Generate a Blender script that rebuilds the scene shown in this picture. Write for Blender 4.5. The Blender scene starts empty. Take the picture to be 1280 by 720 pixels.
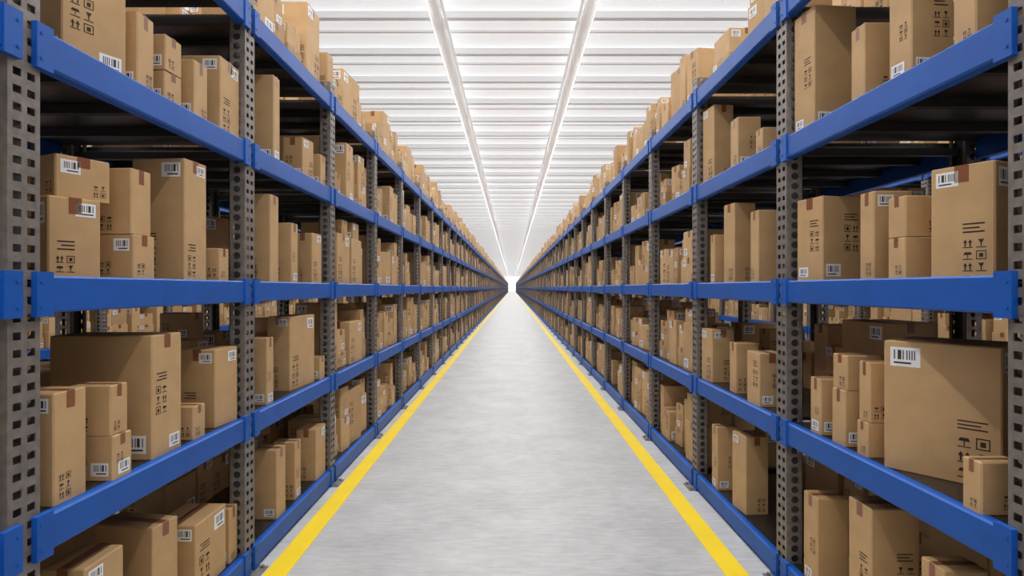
import bpy, math, random
from mathutils import Vector

# ---- building dimensions (metres)
W=1.5; L=1.54; D=1.1; EYE=1.65
Y0={1:1.70,-1:1.79}
NB=160
SH=[.135,.915,1.69,2.48,3.26]
BH=.12
TOP=3.37
CEIL=6.65
YEND=1.8+L*(NB-3)
sc=bpy.context.scene

# ---------------------------------------------------------------- materials
def mat(name):
    m=bpy.data.materials.new(name); m.use_nodes=True
    return m,m.node_tree.nodes,m.node_tree.links,m.node_tree.nodes['Principled BSDF']
def simple(name,col,rough=.5,metal=0,noise=0,scale=20,bump=0):
    m,n,l,b=mat(name)
    b.inputs['Roughness'].default_value=rough; b.inputs['Metallic'].default_value=metal
    b.inputs['Base Color'].default_value=(*col,1)
    if noise:
        tc=n.new('ShaderNodeTexCoord'); nz=n.new('ShaderNodeTexNoise'); nz.inputs['Scale'].default_value=scale
        nz.inputs['Detail'].default_value=5
        l.new(tc.outputs['Object'],nz.inputs['Vector'])
        cr=n.new('ShaderNodeValToRGB')
        cr.color_ramp.elements[0].position=.3; cr.color_ramp.elements[1].position=.7
        cr.color_ramp.elements[0].color=(*[c*(1-noise) for c in col],1)
        cr.color_ramp.elements[1].color=(*[min(1,c*(1+noise)) for c in col],1)
        l.new(nz.outputs['Fac'],cr.inputs['Fac']); l.new(cr.outputs['Color'],b.inputs['Base Color'])
        if bump:
            bp=n.new('ShaderNodeBump'); bp.inputs['Strength'].default_value=bump; bp.inputs['Distance'].default_value=.002
            l.new(nz.outputs['Fac'],bp.inputs['Height']); l.new(bp.outputs['Normal'],b.inputs['Normal'])
    return m
M_blue=simple('blue_powder_coat',(.006,.095,.44),.48,0,.08,6)
M_blue.node_tree.nodes['Principled BSDF'].inputs['Specular IOR Level'].default_value=.35
M_steel=simple('galvanised_steel',(.205,.18,.163),.45,.2,.22,30)
M_brace=simple('dark_steel',(.04,.039,.038),.55,.2)
M_deck=simple('dark_deck_board',(.026,.021,.017),.3,0,.95,70,.3)
M_bolt=simple('bolt_steel',(.3,.3,.3),.35,.8)
M_tape=simple('packing_tape',(.27,.10,.045),.3)
M_print=simple('box_print_ink',(.035,.022,.014),.7)
M_yel=simple('yellow_floor_paint',(.90,.64,.006),.5,0,.05,3)
M_white=simple('white_painted_steel',(.9,.905,.91),.5)
M_purlin=simple('white_paint_added_glow',(.9,.905,.91),.5)
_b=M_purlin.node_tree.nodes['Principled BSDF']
_b.inputs['Emission Color'].default_value=(.97,.985,1,1); _b.inputs['Emission Strength'].default_value=.1  # glow put into the opaque white paint to lift the purlin undersides
M_wall=simple('white_wall_paint',(.8,.8,.8),.6,0,.03,2)

m,n,l,b=mat('corrugated_cardboard'); M_card=m
geo=n.new('ShaderNodeNewGeometry'); tc=n.new('ShaderNodeTexCoord')
nz=n.new('ShaderNodeTexNoise'); nz.inputs['Scale'].default_value=9; nz.inputs['Detail'].default_value=6
l.new(tc.outputs['Object'],nz.inputs['Vector'])
r1=n.new('ShaderNodeValToRGB')
r1.color_ramp.elements[0].color=(.50,.31,.142,1); r1.color_ramp.elements[1].color=(.68,.44,.215,1)
l.new(geo.outputs['Random Per Island'],r1.inputs['Fac'])
mr=n.new('ShaderNodeMapRange'); mr.inputs['From Min'].default_value=.3; mr.inputs['From Max'].default_value=.7
mr.inputs['To Min'].default_value=.9; mr.inputs['To Max'].default_value=1.06
l.new(nz.outputs['Fac'],mr.inputs['Value'])
mx=n.new('ShaderNodeVectorMath'); mx.operation='SCALE'
l.new(r1.outputs['Color'],mx.inputs[0]); l.new(mr.outputs['Result'],mx.inputs['Scale'])
l.new(mx.outputs['Vector'],b.inputs['Base Color'])
b.inputs['Roughness'].default_value=.65
n2=n.new('ShaderNodeTexNoise'); n2.inputs['Scale'].default_value=160
l.new(tc.outputs['Object'],n2.inputs['Vector'])
bp=n.new('ShaderNodeBump'); bp.inputs['Strength'].default_value=.12; bp.inputs['Distance'].default_value=.001
l.new(n2.outputs['Fac'],bp.inputs['Height']); l.new(bp.outputs['Normal'],b.inputs['Normal'])

m,n,l,b=mat('barcode_label'); M_label=m
uv=n.new('ShaderNodeUVMap'); sp=n.new('ShaderNodeSeparateXYZ'); l.new(uv.outputs['UV'],sp.inputs[0])
def mth(op,a,bv=None):
    q=n.new('ShaderNodeMath'); q.operation=op
    for i,v in enumerate((a,bv)):
        if v is None: continue
        if isinstance(v,(int,float)): q.inputs[i].default_value=v
        else: l.new(v,q.inputs[i])
    return q.outputs[0]
fl=mth('FLOOR',mth('MULTIPLY',sp.outputs[0],24))
wn=n.new('ShaderNodeTexWhiteNoise'); wn.noise_dimensions='1D'; l.new(fl,wn.inputs['W'])
bar=mth('GREATER_THAN',wn.outputs['Value'],.55)
inx=mth('MULTIPLY',mth('GREATER_THAN',sp.outputs[0],.12),mth('LESS_THAN',sp.outputs[0],.88))
iny=mth('MULTIPLY',mth('GREATER_THAN',sp.outputs[1],.36),mth('LESS_THAN',sp.outputs[1],.85))
tx=mth('MULTIPLY',mth('GREATER_THAN',sp.outputs[1],.14),mth('LESS_THAN',sp.outputs[1],.24))
tx=mth('MULTIPLY',tx,mth('LESS_THAN',sp.outputs[0],.7))
mask=mth('MULTIPLY',mth('MAXIMUM',mth('MULTIPLY',bar,iny),tx),inx)
mc=n.new('ShaderNodeMix'); mc.data_type='RGBA'
mc.inputs['A'].default_value=(.92,.92,.92,1); mc.inputs['B'].default_value=(.05,.05,.05,1)
l.new(mask,mc.inputs['Factor']); l.new(mc.outputs['Result'],b.inputs['Base Color'])
b.inputs['Roughness'].default_value=.4

m,n,l,b=mat('polished_concrete'); M_floor=m
tc=n.new('ShaderNodeTexCoord'); mp=n.new('ShaderNodeMapping'); mp.inputs['Scale'].default_value=(1,1.2,1)
l.new(tc.outputs['Object'],mp.inputs['Vector'])
a1=n.new('ShaderNodeTexNoise'); a1.inputs['Scale'].default_value=1.6; a1.inputs['Detail'].default_value=9; a1.inputs['Roughness'].default_value=.7
l.new(mp.outputs['Vector'],a1.inputs['Vector'])
mp2=n.new('ShaderNodeMapping'); mp2.inputs['Scale'].default_value=(7,30,1)
l.new(tc.outputs['Object'],mp2.inputs['Vector'])
a2=n.new('ShaderNodeTexNoise'); a2.inputs['Scale'].default_value=1; a2.inputs['Detail'].default_value=5
l.new(mp2.outputs['Vector'],a2.inputs['Vector'])
ad=n.new('ShaderNodeMix'); ad.data_type='FLOAT'; ad.inputs['Factor'].default_value=.4
l.new(a1.outputs['Fac'],ad.inputs['A']); l.new(a2.outputs['Fac'],ad.inputs['B'])
cr=n.new('ShaderNodeValToRGB'); cr.color_ramp.elements[0].position=.34; cr.color_ramp.elements[1].position=.64
cr.color_ramp.elements[0].color=(.37,.375,.383,1); cr.color_ramp.elements[1].color=(.55,.556,.563,1)
l.new(ad.outputs['Result'],cr.inputs['Fac']); l.new(cr.outputs['Color'],b.inputs['Base Color'])
b.inputs['Roughness'].default_value=.48
b.inputs['Specular IOR Level'].default_value=.35

m,n,l,b=mat('roof_sheet_added_glow'); M_roof=m
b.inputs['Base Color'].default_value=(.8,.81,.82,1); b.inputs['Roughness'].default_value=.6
b.inputs['Emission Color'].default_value=(.97,.985,1,1); b.inputs['Emission Strength'].default_value=.56  # added glow: the ceiling itself serves as ambient fill light
m,n,l,b=mat('wall_sheet_added_glow'); M_wsheet=m
b.inputs['Base Color'].default_value=(.8,.81,.82,1); b.inputs['Roughness'].default_value=.6
b.inputs['Emission Color'].default_value=(1,1,1,1); b.inputs['Emission Strength'].default_value=.6  # added glow that brightens the far end wall, no daylight behind it

# ---------------------------------------------------------------- mesh builder
class MB:
    def __init__(s): s.v=[];s.f=[];s.m=[];s.uv={};s.mats=[]
    def mi(s,m):
        if m not in s.mats: s.mats.append(m)
        return s.mats.index(m)
    def face(s,idx,m,uv=None):
        if uv: s.uv[len(s.f)]=uv
        s.f.append(tuple(idx)); s.m.append(s.mi(m))
    def poly(s,pts,m,uv=None):
        i=len(s.v); s.v+= [tuple(p) for p in pts]; s.face(range(i,i+len(pts)),m,uv)
    def box(s,x0,x1,y0,y1,z0,z1,m):
        i=len(s.v)
        s.v+=[(x0,y0,z0),(x1,y0,z0),(x1,y1,z0),(x0,y1,z0),(x0,y0,z1),(x1,y0,z1),(x1,y1,z1),(x0,y1,z1)]
        for q in ((0,3,2,1),(4,5,6,7),(0,1,5,4),(1,2,6,5),(2,3,7,6),(3,0,4,7)):
            s.face([i+k for k in q],m)
    def prism(s,prof,fn,a,b,m):
        i=len(s.v); k=len(prof)
        s.v+=[fn(p,a) for p in prof]+[fn(p,b) for p in prof]
        for j in range(k):
            j2=(j+1)%k; s.face((i+j,i+j2,i+k+j2,i+k+j),m)
        s.face([i+j for j in range(k)][::-1],m); s.face([i+k+j for j in range(k)],m)
    def mesh(s,name,mirror=False,off=(0,0,0)):
        me=bpy.data.meshes.new(name)
        sx=-1 if mirror else 1
        vs=[((x*sx)-off[0],y-off[1],z-off[2]) for x,y,z in s.v]
        fs=[f[::-1] for f in s.f] if mirror else s.f
        me.from_pydata(vs,[],fs)
        for m in s.mats: me.materials.append(m)
        me.polygons.foreach_set('material_index',s.m)
        ul=me.uv_layers.new(name='UVMap')
        for fi,uv in s.uv.items():
            p=me.polygons[fi]; u=uv[::-1] if mirror else uv
            for li,c in zip(p.loop_indices,u): ul.data[li].uv=c
        me.update(); return me
def obj(name,me,loc=(0,0,0),parent=None):
    o=bpy.data.objects.new(name,me); o.location=loc; sc.collection.objects.link(o)
    if parent: o.parent=parent
    return o
def empty(name,loc=(0,0,0)):
    o=bpy.data.objects.new(name,None); o.location=loc; sc.collection.objects.link(o); return o

def plate(mb,cols,width,hw,hh,pitch,height,fn,m,octo=False):
    xs=[0]
    for c in cols: xs+=[c-hw/2,c+hw/2]
    xs.append(width)
    zs=[0]; z=pitch*.6
    while z+hh<height:
        zs+=[z,z+hh]; z+=pitch
    zs.append(height)
    idx={}
    def V(i,j):
        if (i,j) not in idx:
            idx[(i,j)]=len(mb.v); mb.v.append(fn(xs[i],zs[j]))
        return idx[(i,j)]
    for j in range(len(zs)-1):
        if j%2==0:
            mb.face((V(0,j),V(len(xs)-1,j),V(len(xs)-1,j+1),V(0,j+1)),m); continue
        for i in range(len(xs)-1):
            if i%2==0: mb.face((V(i,j),V(i+1,j),V(i+1,j+1),V(i,j+1)),m)
            elif octo:
                a0,a1,b0,b1=xs[i],xs[i+1],zs[j],zs[j+1]; q=(a1-a0)*.29
                for (ax,bz,dx,dz) in ((a0,b0,q,q),(a1,b0,-q,q),(a1,b1,-q,-q),(a0,b1,q,-q)):
                    mb.poly([fn(ax,bz),fn(ax+dx,bz),fn(ax,bz+dz)],m)

def upright(mb,xf,dirx):
    h=TOP; hw=.06
    for o in (0,.0035):
        plate(mb,[.034,.086],.12,.03,.024,.054,h,lambda a,z,o=o:(xf+dirx*o,-hw+a,z),M_steel)
    for sy in (-1,1):
        for o in (0,.0035):
            plate(mb,[.047],.09,.04,.038,.054,h,lambda a,z,o=o:(xf+dirx*a,sy*(hw-o),z),M_steel,True)
        mb.box(min(xf+dirx*.086,xf+dirx*.09),max(xf+dirx*.086,xf+dirx*.09),min(sy*.06,sy*.04),max(sy*.06,sy*.04),0,h,M_steel)
    xa,xb=sorted((xf+dirx*.060,xf+dirx*.063))
    mb.box(xa,xb,-.056,.056,0,h,M_brace)
    x0,x1=sorted((xf-dirx*.07,xf+dirx*.13))
    mb.box(x0,x1,-.085,.085,0,.008,M_steel)
    for yy in (-.065,.065):
        cx=xf-dirx*.045
        mb.prism([(.012*math.cos(k*math.pi/3),.012*math.sin(k*math.pi/3)) for k in range(6)],
                 lambda p,t:(cx+p[0],yy+p[1],t),.008,.02,M_bolt)

def beam(mb,x0,dirx,ztop):
    y0,y1=.062,L-.062; c=.007; d=.05
    z1=ztop; z0=ztop-BH
    pr=[(0,z0+c),(c,z0),(d,z0),(d,z1-c),(d-c,z1),(c,z1),(0,z1-c)]
    mb.prism(pr,lambda p,t:(x0+dirx*p[0],t,p[1]),y0,y1,M_blue)
    for (a,b_) in ((y0-.036,y0+.03),(y1-.03,y1+.036)):
        xa,xb=sorted((x0-dirx*.007,x0+dirx*.012))
        mb.box(xa,xb,a,b_,z0-.012,z1+.012,M_blue)
        ym=a+.018 if a<L/2 else b_-.018
        for zz in (z0+.02,z1-.02):
            mb.prism([(.006*math.cos(k*math.pi/3),.006*math.sin(k*math.pi/3)) for k in range(6)],
                 lambda p,t:(t,ym+p[0],zz+p[1]),min(xa,xa-dirx*.003),max(xb,xb),M_blue)

def rack_mesh(mirror):
    mb=MB()
    upright(mb,.012,1); upright(mb,D-.012,-1)
    # frame ties sit level with the decks
    for z in SH:
        mb.box(.10,D-.10,-.018,.018,z-.09,z-.05,M_brace)
    for z in SH:
        beam(mb,0,1,z); beam(mb,D,-1,z)
        mb.box(.05,D-.05,.062,L-.062,z-.022,z-.002,M_deck)
        for k in range(1,4):
            yy=L*k/4
            mb.box(.05,D-.05,yy-.02,yy+.02,z-.06,z-.022,M_brace)
    return mb.mesh('rack_bay',mirror)

# ---------------------------------------------------------------- boxes
def cbox(mb,xF,yF,z,w,dep,h,th,rng,lab=None,pp=.6):
    s,c=math.sin(th),math.cos(th)
    def P(u,v,t): return (xF+u*s+v*c, yF-u*c+v*s, z+t)
    ch=.005
    pr=[(ch,0),(w-ch,0),(w,ch),(w,dep-ch),(w-ch,dep),(ch,dep),(0,dep-ch),(0,ch)]
    i=len(mb.v)
    mb.v+=[P(a,b_,0) for a,b_ in pr]+[P(a,b_,h-ch) for a,b_ in pr]
    pr2=[(min(max(a,ch),w-ch),min(max(b_,ch),dep-ch)) for a,b_ in pr]
    mb.v+=[P(a,b_,h) for a,b_ in pr2]
    for r in (0,8):
        for j in range(8):
            k=(j+1)%8; mb.face((i+r+j,i+r+k,i+r+8+k,i+r+8+j),M_card)
    mb.face([i+j for j in range(8)][::-1],M_card)
    mb.face([i+16+j for j in range(8)],M_card)
    e=.0009
    def fp(face):
        if face=='F': return (lambda a,b_:P(a,-e,b_)),w
        if face=='N': return (lambda a,b_:P(w+e,a,b_)),dep
        if face=='B': return (lambda a,b_:P(w-a,dep+e,b_)),w
        if face=='T': return (lambda a,b_:P(a,b_,h+e)),w
    def dec(face,a0,a1,b0,b1,m,uv=False):
        f,_=fp(face)
        mb.poly([f(a0,b0),f(a1,b0),f(a1,b1),f(a0,b1)],m,[(0,0),(1,0),(1,1),(0,1)] if uv else None)
    def tri(face,p,m):
        f,_=fp(face); mb.poly([f(*q) for q in p],m)
    if w>dep:
        tw=min(.045,dep*.25); cm=dep/2
        dec('T',.004,w-.004,cm-tw/2,cm+tw/2,M_tape)
        dec('N',cm-tw/2,cm+tw/2,h-min(.06,h*.25),h,M_tape)
    else:
        tw=min(.045,w*.25); cm=w/2
        dec('T',cm-tw/2,cm+tw/2,.004,dep-.004,M_tape)
        dec('F',cm-tw/2,cm+tw/2,h-min(.06,h*.25),h,M_tape)
        dec('B',cm-tw/2,cm+tw/2,h-min(.06,h*.25),h,M_tape)
    for face in ('F','N','B'):
        fw=w if face!='N' else dep
        if min(fw,h)<.07: continue
        q=min(fw,h)
        lw=min(max(.068,.36*q),.105); lh=lw*.74
        corner=rng.choice(['tl','tr','bl']) if lab is None else lab
        mg=.012+.03*q
        if rng.random()<.9 or lab:
            a0=mg if corner[1]=='l' else fw-mg-lw
            b0=h-mg-lh if corner[0]=='t' else mg
            if not(corner[0]=='t' and abs(a0+lw/2-fw/2)<lw/2+.025 and fw<.17):
                dec(face,a0,a0+lw,b0,b0+lh,M_label,True)
        if rng.random()<pp:
            g=min(.042,fw*.15,h*.12)
            side=fw-mg-g*2.6 if corner[1]=='l' else mg
            b0=mg if corner[0]=='t' else h*.35
            rows=3 if h>.3 else 2
            for r in range(rows):
                for cc in range(2):
                    a=side+cc*g*1.35; bb=b0+r*g*1.35
                    if bb+g>h-.03: continue
                    t=g*.09
                    k=(r*2+cc+int(w*100))%4
                    dec(face,a,a+g,bb,bb+t,M_print)
                    if k==0:
                        for o in (.25,.75):
                            dec(face,a+g*(o-.07),a+g*(o+.07),bb+g*.15,bb+g*.6,M_print)
                            tri(face,[(a+g*(o-.22),bb+g*.58),(a+g*(o+.22),bb+g*.58),(a+g*o,bb+g*.98)],M_print)
                    elif k==1:
                        tri(face,[(a+g*.2,bb+g*.95),(a+g*.5,bb+g*.4),(a+g*.8,bb+g*.95)],M_print)
                        dec(face,a+g*.44,a+g*.56,bb+g*.15,bb+g*.5,M_print)
                    elif k==2:
                        tri(face,[(a+g*.05,bb+g*.55),(a+g*.95,bb+g*.55),(a+g*.8,bb+g*.85),(a+g*.2,bb+g*.85)],M_print)
                        dec(face,a+g*.46,a+g*.54,bb+g*.15,bb+g*.6,M_print)
                    else:
                        dec(face,a,a+g,bb+g*.9,bb+g,M_print)
                        dec(face,a,a+t,bb,bb+g,M_print); dec(face,a+g-t,a+g,bb,bb+g,M_print)
                        dec(face,a+g*.3,a+g*.7,bb+g*.25,bb+g*.7,M_print)
            if h>.25 and fw>.16:
                bt=b0+rows*g*1.35+.012
                for r in range(3):
                    if bt+r*.014>h-.05: break
                    dec(face,side,side+g*(2.2-.5*(r%2)),bt+r*.014,bt+r*.014+.005,M_print)

def fill(mb,rng,z,x0,xmax,y0,y1,hmax,dens=.97):
    cur=y0+rng.uniform(0,.03)
    while True:
        w=rng.choice([rng.uniform(.13,.22),rng.uniform(.16,.28),rng.uniform(.26,.40)])
        dep=rng.uniform(.2,min(.45,xmax-x0-.05)); th=rng.choice([rng.uniform(0,.08),rng.uniform(.05,.3)])
        s,c=math.sin(th),math.cos(th)
        x=x0+rng.uniform(0,.06)
        while x+w*s+dep*c>xmax: dep-=.02
        yF=cur+w*c
        if yF+dep*s>y1:
            if w>.16 and cur+.17<y1: w=.13; th=0;s=0;c=1;yF=cur+w
            else: break
            if yF>y1: break
        h=rng.uniform(.24,hmax) if w>.2 else rng.uniform(.2,hmax*.85)
        if rng.random()<dens:
            if h>.3 and rng.random()<.55 and w<.33:
                h1=h*rng.uniform(.4,.6)
                cbox(mb,x,yF,z+.001,w,dep,h1,th,rng)
                cbox(mb,x+.01,yF-.008,z+.002+h1,w*.92,dep*.9,h-h1,th,rng)
            else:
                cbox(mb,x,yF,z+.001,w,dep,h,th,rng)
                if w>.24 and h<hmax-.14 and rng.random()<.6:
                    w2=w*rng.uniform(.4,.65)
                    cbox(mb,x+.015,yF-rng.uniform(.005,.06),z+.002+h,w2,min(dep*.8,.22),rng.uniform(.11,min(.24,hmax-h)),th,rng)
        cur=yF+dep*s+rng.choice([.004,.008,.02,.05])

def boxes_mesh(seed,mirror,levels=(0,1,2,3,4),front=True,back=True):
    rng=random.Random(seed); mb=MB()
    for i in levels:
        hm=.63 if i<4 else .6
        if front: fill(mb,rng,SH[i],.035,.56,.08,L-.08,hm)
        if back or i==4: fill(mb,rng,SH[i],.62,1.06,.08,L-.08,hm*.9,.85)
        if i==4 and not front: fill(mb,rng,SH[i],.035,.56,.08,L-.08,hm)
    return mb.mesh('bay_of_boxes',mirror)

# ---------------------------------------------------------------- rack rows
rackR=rack_mesh(False); rackL=rack_mesh(True)
NV=10
varsR=[boxes_mesh(100+k,False) for k in range(NV)]
varsL=[boxes_mesh(200+k,True) for k in range(NV)]
rr=random.Random(5)
for side in (1,-1):
    for row,(xo,n0,n1) in enumerate(((W,-2,NB-3),(W+D+3.0,-2,60))):
        p=empty('storage_rack',(side*xo,0,0)); q=empty('cardboard_boxes_on_rack',(side*xo,0,0))
        last=None
        for k in range(n0,n1):
            y=Y0[side]+k*L
            obj('rack_bay',rackR if side>0 else rackL,(0,y,0),p)
            vs=varsR if side>0 else varsL
            if row==0 and k in (0,1):
                obj('box_stack',boxes_mesh(300+k*7+side,side<0,(0,1,2,3,4),False,True),(0,y,0),q); continue
            j=rr.randrange(NV)
            while j==last: j=rr.randrange(NV)
            last=j
            obj('box_stack',vs[j],(0,y,0),q)

# ---- individual boxes on the two nearest bays of each rack
# per (side, level): far-front corner setback, y, width, depth, height, yaw deg, base above deck, label corner
BOX={
(-1,3):[(.04,3.26,.21,.21,.40,0,0,'tl'),(.04,2.92,.12,.16,.28,0,0),(.05,2.71,.12,.17,.15,4,0),(.05,2.71,.12,.16,.16,2,.152),
        (.05,2.50,.11,.16,.32,0,0),(.05,2.32,.23,.30,.39,25,0,'bl'),
        (.04,3.83,.10,.16,.55,0,0),(.04,4.48,.17,.16,.30,8,0),(.04,4.77,.12,.16,.25,0,0)],
(-1,2):[(.05,2.93,.18,.26,.58,3,0,'tl'),(.04,3.14,.10,.16,.17,0,0),(.04,2.49,.13,.17,.18,3,0,'tl'),(.05,2.48,.12,.16,.27,3,.182),
        (.06,2.19,.17,.30,.29,28,0,'tl'),(.08,2.27,.19,.26,.16,25,.292,'tr'),
        (.04,3.81,.13,.16,.56,0,0),(.05,4.18,.12,.16,.42,0,0),(.04,4.67,.17,.16,.39,6,0)],
(-1,1):[(.04,3.24,.21,.20,.41,5,0,'tl'),(.04,2.90,.11,.16,.16,0,0),(.04,2.69,.22,.44,.53,0,0,'bl'),(.02,2.31,.11,.17,.17,0,0,'bl'),
        (.03,2.30,.10,.16,.19,0,.172,'tl'),(.04,2.09,.15,.17,.38,0,0),
        (.05,4.53,.41,.17,.53,5,0,'tl'),(.04,3.73,.10,.16,.42,0,0),(.04,4.75,.12,.16,.18,0,0)],
(-1,0):[(.05,3.26,.09,.16,.30,0,0),(.05,3.13,.30,.22,.35,0,0,'tl'),(.05,2.68,.15,.30,.46,10,0),(.04,2.29,.21,.16,.50,0,0),
        (.04,3.93,.15,.16,.45,0,0),(.05,4.24,.11,.16,.41,0,0),(.04,4.77,.23,.16,.40,0,0,'tl')],
(1,3):[(.04,3.15,.18,.23,.63,5,0,'bl'),(.05,2.64,.10,.16,.34,0,0,'tl'),(.04,2.36,.12,.18,.43,5,0,'bl'),(.05,2.03,.10,.16,.24,0,0),
       (.05,4.69,.20,.16,.60,6,0,'tl'),(.04,4.07,.13,.16,.34,0,0),(.04,3.65,.10,.16,.16,0,0)],
(1,2):[(.04,3.12,.19,.24,.43,12,0,'bl'),(.06,2.59,.10,.17,.38,0,0,'tl'),(.03,2.35,.10,.16,.16,0,0,'tl'),(.03,2.35,.10,.16,.16,2,.162,'tl'),
       (.03,2.11,.20,.25,.39,25,0,'tl'),
       (.05,4.51,.09,.16,.37,0,0),(.04,4.20,.15,.16,.56,8,0),(.04,3.73,.12,.16,.45,0,0)],
(1,1):[(.033,2.38,.38,.33,.52,38,0,'tl'),(.02,1.95,.08,.14,.17,0,0,'tl'),(.04,2.98,.10,.16,.28,0,0,'bl'),(.04,2.78,.11,.16,.26,0,0),
       (.05,2.79,.12,.16,.16,0,.262,'tl'),(.04,2.58,.08,.16,.15,0,0,'tl'),(.05,2.58,.08,.15,.26,0,.152),
       (.04,4.69,.20,.18,.41,5,0,'tl'),(.06,4.14,.12,.16,.35,0,0),(.03,3.76,.19,.16,.33,0,0)],
(1,0):[(.04,3.05,.14,.16,.45,0,0),(.05,2.66,.17,.21,.56,0,0,'bl'),(.05,2.19,.12,.16,.50,0,0),
       (.04,4.45,.12,.16,.47,0,0),(.04,4.04,.19,.16,.52,6,0,'tl')],
}
rng=random.Random(12)
for (sd,lv),rows in BOX.items():
    for row in rows:
        (sb,Y,w,dep,h,yaw,base)=row[:7]; lab=row[7] if len(row)>7 else None
        X=W+sb; z=SH[lv]+base
        mb=MB(); cbox(mb,X,Y,z,w,dep,h,math.radians(yaw),rng,lab,.8)
        off=(sd*(X+dep/2),Y-w/2,z)
        obj('cardboard_box',mb.mesh('cardboard_box',sd<0,off),off)

# ---------------------------------------------------------------- room shell
HX=9.0; YB=-6.0
def slab(name,x0,x1,y0,y1,z0,z1,m):
    mb=MB(); mb.box(x0,x1,y0,y1,z0,z1,m); return obj(name,mb.mesh(name))
slab('floor',-HX,HX,YB,YEND+4,-.1,0,M_floor)
slab('wall_left',-HX-.1,-HX,YB,YEND+4,0,CEIL,M_wall)
slab('wall_right',HX,HX+.1,YB,YEND+4,0,CEIL,M_wall)
slab('wall_far',-HX,HX,YEND+4,YEND+4.1,0,CEIL,M_wsheet)
slab('wall_back',-HX,HX,YB-.1,YB,0,CEIL,M_wall)
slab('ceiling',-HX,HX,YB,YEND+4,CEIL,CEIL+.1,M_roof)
slab('floor_marking_line',-1.43,-1.295,YB+.5,YEND,.0005,.003,M_yel)
slab('floor_marking_line',1.225,1.36,YB+.5,YEND,.0005,.003,M_yel)
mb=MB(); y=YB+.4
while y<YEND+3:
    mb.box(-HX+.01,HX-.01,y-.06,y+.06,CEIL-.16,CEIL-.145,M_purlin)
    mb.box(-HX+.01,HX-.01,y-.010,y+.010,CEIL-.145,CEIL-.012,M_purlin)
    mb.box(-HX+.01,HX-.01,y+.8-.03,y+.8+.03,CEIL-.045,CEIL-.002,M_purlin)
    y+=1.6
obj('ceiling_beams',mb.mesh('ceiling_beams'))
ZL=CEIL-.31
for x,R in ((-1.29,42),(1.29,42),(-4.9,9),(4.9,9)):
    p=empty('ceiling_light_strip',(x,0,ZL))
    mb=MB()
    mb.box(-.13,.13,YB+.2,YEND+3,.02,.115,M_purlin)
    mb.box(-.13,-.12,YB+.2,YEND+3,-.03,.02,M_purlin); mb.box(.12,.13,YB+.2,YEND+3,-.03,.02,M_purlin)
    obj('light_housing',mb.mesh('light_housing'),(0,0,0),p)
    y=YB+.3
    LL=16.0
    while y<YEND+2:
        ld=bpy.data.lights.new('fluorescent_tube','AREA'); ld.shape='RECTANGLE'
        ld.size=.12; ld.size_y=LL-.2; ld.energy=R*math.pi*.12*(LL-.2); ld.color=(1,.985,.96)
        o=bpy.data.objects.new('fluorescent_tube',ld); sc.collection.objects.link(o)
        o.parent=p; o.location=(0,y+LL/2,.01)
        y+=LL

w=bpy.data.worlds.new('World'); sc.world=w; w.use_nodes=True
w.node_tree.nodes['Background'].inputs[0].default_value=(.9,.95,1,1)
w.node_tree.nodes['Background'].inputs[1].default_value=.6

cd=bpy.data.cameras.new('camera'); cam=bpy.data.objects.new('camera',cd); sc.collection.objects.link(cam)
cam.location=(0,0,EYE); cam.rotation_euler=(math.radians(90),0,0)
cd.sensor_width=36; cd.lens=20.3; cd.clip_end=600; cd.clip_start=.05
sc.camera=cam
sc.view_settings.view_transform='Standard'
sc.view_settings.look='None'
